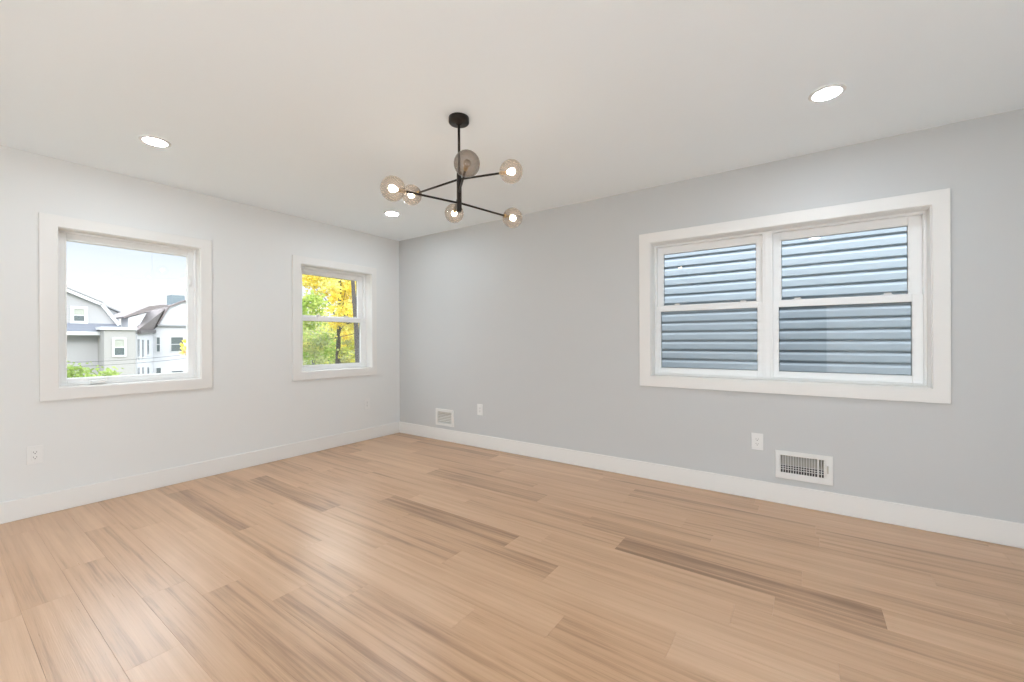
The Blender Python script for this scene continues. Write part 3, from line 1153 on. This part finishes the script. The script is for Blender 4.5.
def tree(name, label, cat, base, trunk, tr, crowns, size, seed, group=None):
    """crowns: (centre, radii, leaves, clusters, colours)"""
    rnd = random.Random(seed)
    root = tag(empty(name, base), label, cat, group)
    b0 = Vector(base)
    bm = B()
    pts = [Vector(p) - b0 for p in trunk]
    tube(bm, pts, [tr * (1 - 0.65 * i / (len(pts) - 1)) for i in range(len(pts))], 10)
    bf = B()
    lay = bf.loops.layers.float_color.new('leaf')
    tips = []
    for c, rad, n, k_, cols in crowns:
        tips += leaves(bf, lay, rnd, Vector(c) - b0, rad, n, size, cols, k_)
    for i, tp in enumerate(tips):
        if i % 6 == 0:
            src = min(pts[1:], key=lambda q: (q - tp).length + (0.8 if q.z > tp.z else 0))
            mid = src.lerp(tp, 0.5) + Vector((rnd.gauss(0, .12), rnd.gauss(0, .12), rnd.gauss(0, .10)))
            tube(bm, [src, mid, tp], [tr * 0.26, tr * 0.16, tr * 0.06], 6)
    obj('trunk', bm, 'bark', root)
    me_ = bpy.data.meshes.new('foliage')
    bf.to_mesh(me_)
    bf.free()
    o = bpy.data.objects.new('foliage', me_)
    C.objects.link(o)
    me_.materials.append(M['leaf'])
    o.parent = root
    return root


YEL = [(0.95, 0.76, 0.14), (0.98, 0.86, 0.30), (0.94, 0.80, 0.18), (0.90, 0.84, 0.32)]
YG = [(0.66, 0.70, 0.16), (0.78, 0.74, 0.15)]
GRN = [(0.32, 0.44, 0.10), (0.40, 0.52, 0.13), (0.50, 0.58, 0.16)]
OLV = [(0.46, 0.50, 0.22), (0.54, 0.56, 0.24), (0.64, 0.60, 0.22), (0.40, 0.46, 0.22)]
ORG = [(0.80, 0.42, 0.10), (0.85, 0.55, 0.12)]
tree('autumn_tree', 'tall yellow autumn tree with a thin dark trunk outside the narrow window', 'tree', (-11.5, 6.25, -4.2),
     [(-11.5, 6.25, -4.2), (-11.42, 6.28, -1.5), (-11.37, 6.28, 0.2), (-11.33, 6.33, 1.8), (-11.27, 6.35, 4.3), (-11.2, 6.4, 5.6)], 0.125,
     [((-11.7, 6.2, 3.9), (1.4, 1.5, 1.0), 3200, 60, YEL), ((-12.0, 7.3, 3.2), (1.0, 0.8, 1.0), 1700, 34, YEL),
      ((-12.6, 5.4, 4.2), (1.0, 1.0, 0.9), 1300, 30, YEL), ((-10.7, 6.3, 2.6), (0.5, 0.8, 1.3), 1300, 34, YEL), ((-10.8, 6.4, 0.8), (0.4, 0.7, 0.6), 420, 16, YG + OLV),
      ((-12.0, 7.3, 1.5), (0.9, 0.8, 0.7), 700, 20, YEL + YG)], 0.15, 3)
tree('green_tree', 'bright green tree at the left of the yellow one outside the narrow window', 'tree', (-10.9, 4.1, -4.2),
     [(-10.9, 4.1, -4.2), (-10.85, 4.1, -1), (-10.8, 4.2, 1.0), (-10.7, 4.6, 2.8)], 0.055,
     [((-10.7, 4.7, 2.25), (0.7, 0.62, 0.75), 1100, 30, GRN), ((-10.9, 4.9, 0.9), (0.7, 0.7, 0.7), 700, 20, GRN + OLV)], 0.13, 5)
tree('dark_trunk_tree', 'dark leaning tree trunk at the right edge of the narrow window', 'tree', (-7.75, 5.12, -4.2),
     [(-7.75, 5.12, -4.2), (-8.03, 4.95, 0.0), (-8.1, 4.92, 1.6), (-8.2, 4.86, 3.2), (-8.3, 4.8, 5.0)], 0.115,
     [((-8.6, 5.0, 5.4), (1.4, 1.4, 1.0), 1300, 30, YEL + YG)], 0.13, 8)
for i, (x, y, zc, rad, n, cols, lab) in enumerate((
        (-16.5, 8.1, 0.0, (1.7, 1.7, 1.9), 2600, GRN + OLV, 'olive green tree low behind the yellow one'),
        (-24.5, 7.6, 0.9, (1.5, 1.3, 1.8), 1800, OLV + YG, 'olive tree standing between the views of the two window openings'),
        (-19.5, 11.2, 0.7, (2.0, 2.0, 1.8), 2400, OLV + YG, 'yellow-green tree low behind the dark leaning trunk'),
        (-25.0, 13.6, 1.6, (2.2, 2.2, 2.4), 2600, YG + OLV, 'hazy yellow-green tree far behind the bright green tree'),
        (-28.0, 19.5, 1.4, (3.0, 3.0, 2.6), 2600, YEL + OLV, 'hazy golden tree farthest back outside the narrow window'),
        (-13.6, 7.6, -1.2, (1.2, 1.2, 1.3), 1500, YG + OLV, 'yellowish low tree at the bottom of the narrow window'))):
    tree('background_tree', lab, 'tree', (x, y, -4.2), [(x, y, -4.2), (x + .1, y, zc - rad[2] * .6), (x, y + .1, zc + rad[2] * .5)], 0.15,
         [((x, y, zc), rad, n, 46, cols)], 0.19, 20 + i, 'trees far outside the narrow window')
tree('shrub', 'bright green shrub in front of the grey house outside the square window', 'shrub', (-14, -0.75, -4.2),
     [(-14, -0.75, -4.2), (-14, -0.75, -2), (-14, -0.7, -0.4)], 0.09,
     [((-14, -0.85, -0.55), (1.0, 0.85, 0.95), 3000, 50, [(0.25, 0.34, 0.09), (0.33, 0.42, 0.13), (0.19, 0.28, 0.07)]),
      ((-14, 0.02, -0.50), (0.9, 0.60, 0.80), 3000, 56, [(0.25, 0.34, 0.09), (0.33, 0.42, 0.13), (0.19, 0.28, 0.07)])], 0.12, 31)
tree('orange_tree', 'small orange-leaved tree at the right edge of the square window', 'tree', (-24, 5.25, -4.2),
     [(-24, 5.25, -4.2), (-24, 5.2, -1), (-24, 5.05, 0.7)], 0.06,
     [((-24, 5.02, 0.82), (0.4, 0.28, 0.42), 460, 16, ORG + YEL)], 0.12, 41)

root = tag(empty('house'), 'pale house with grey roof half hidden behind the far trees', 'house')
bm = B()
box(bm, -40, -34, 17.0, 26.0, -4.2, -0.6)
obj('wall', bm, 'stucco', root)
bm = B()
prism(bm, [(-34, 16.6, -0.6), (-34, 26.4, -0.6), (-34, 21.5, 2.4)], (-6, 0, 0))
obj('roof', bm, 'slate', root)
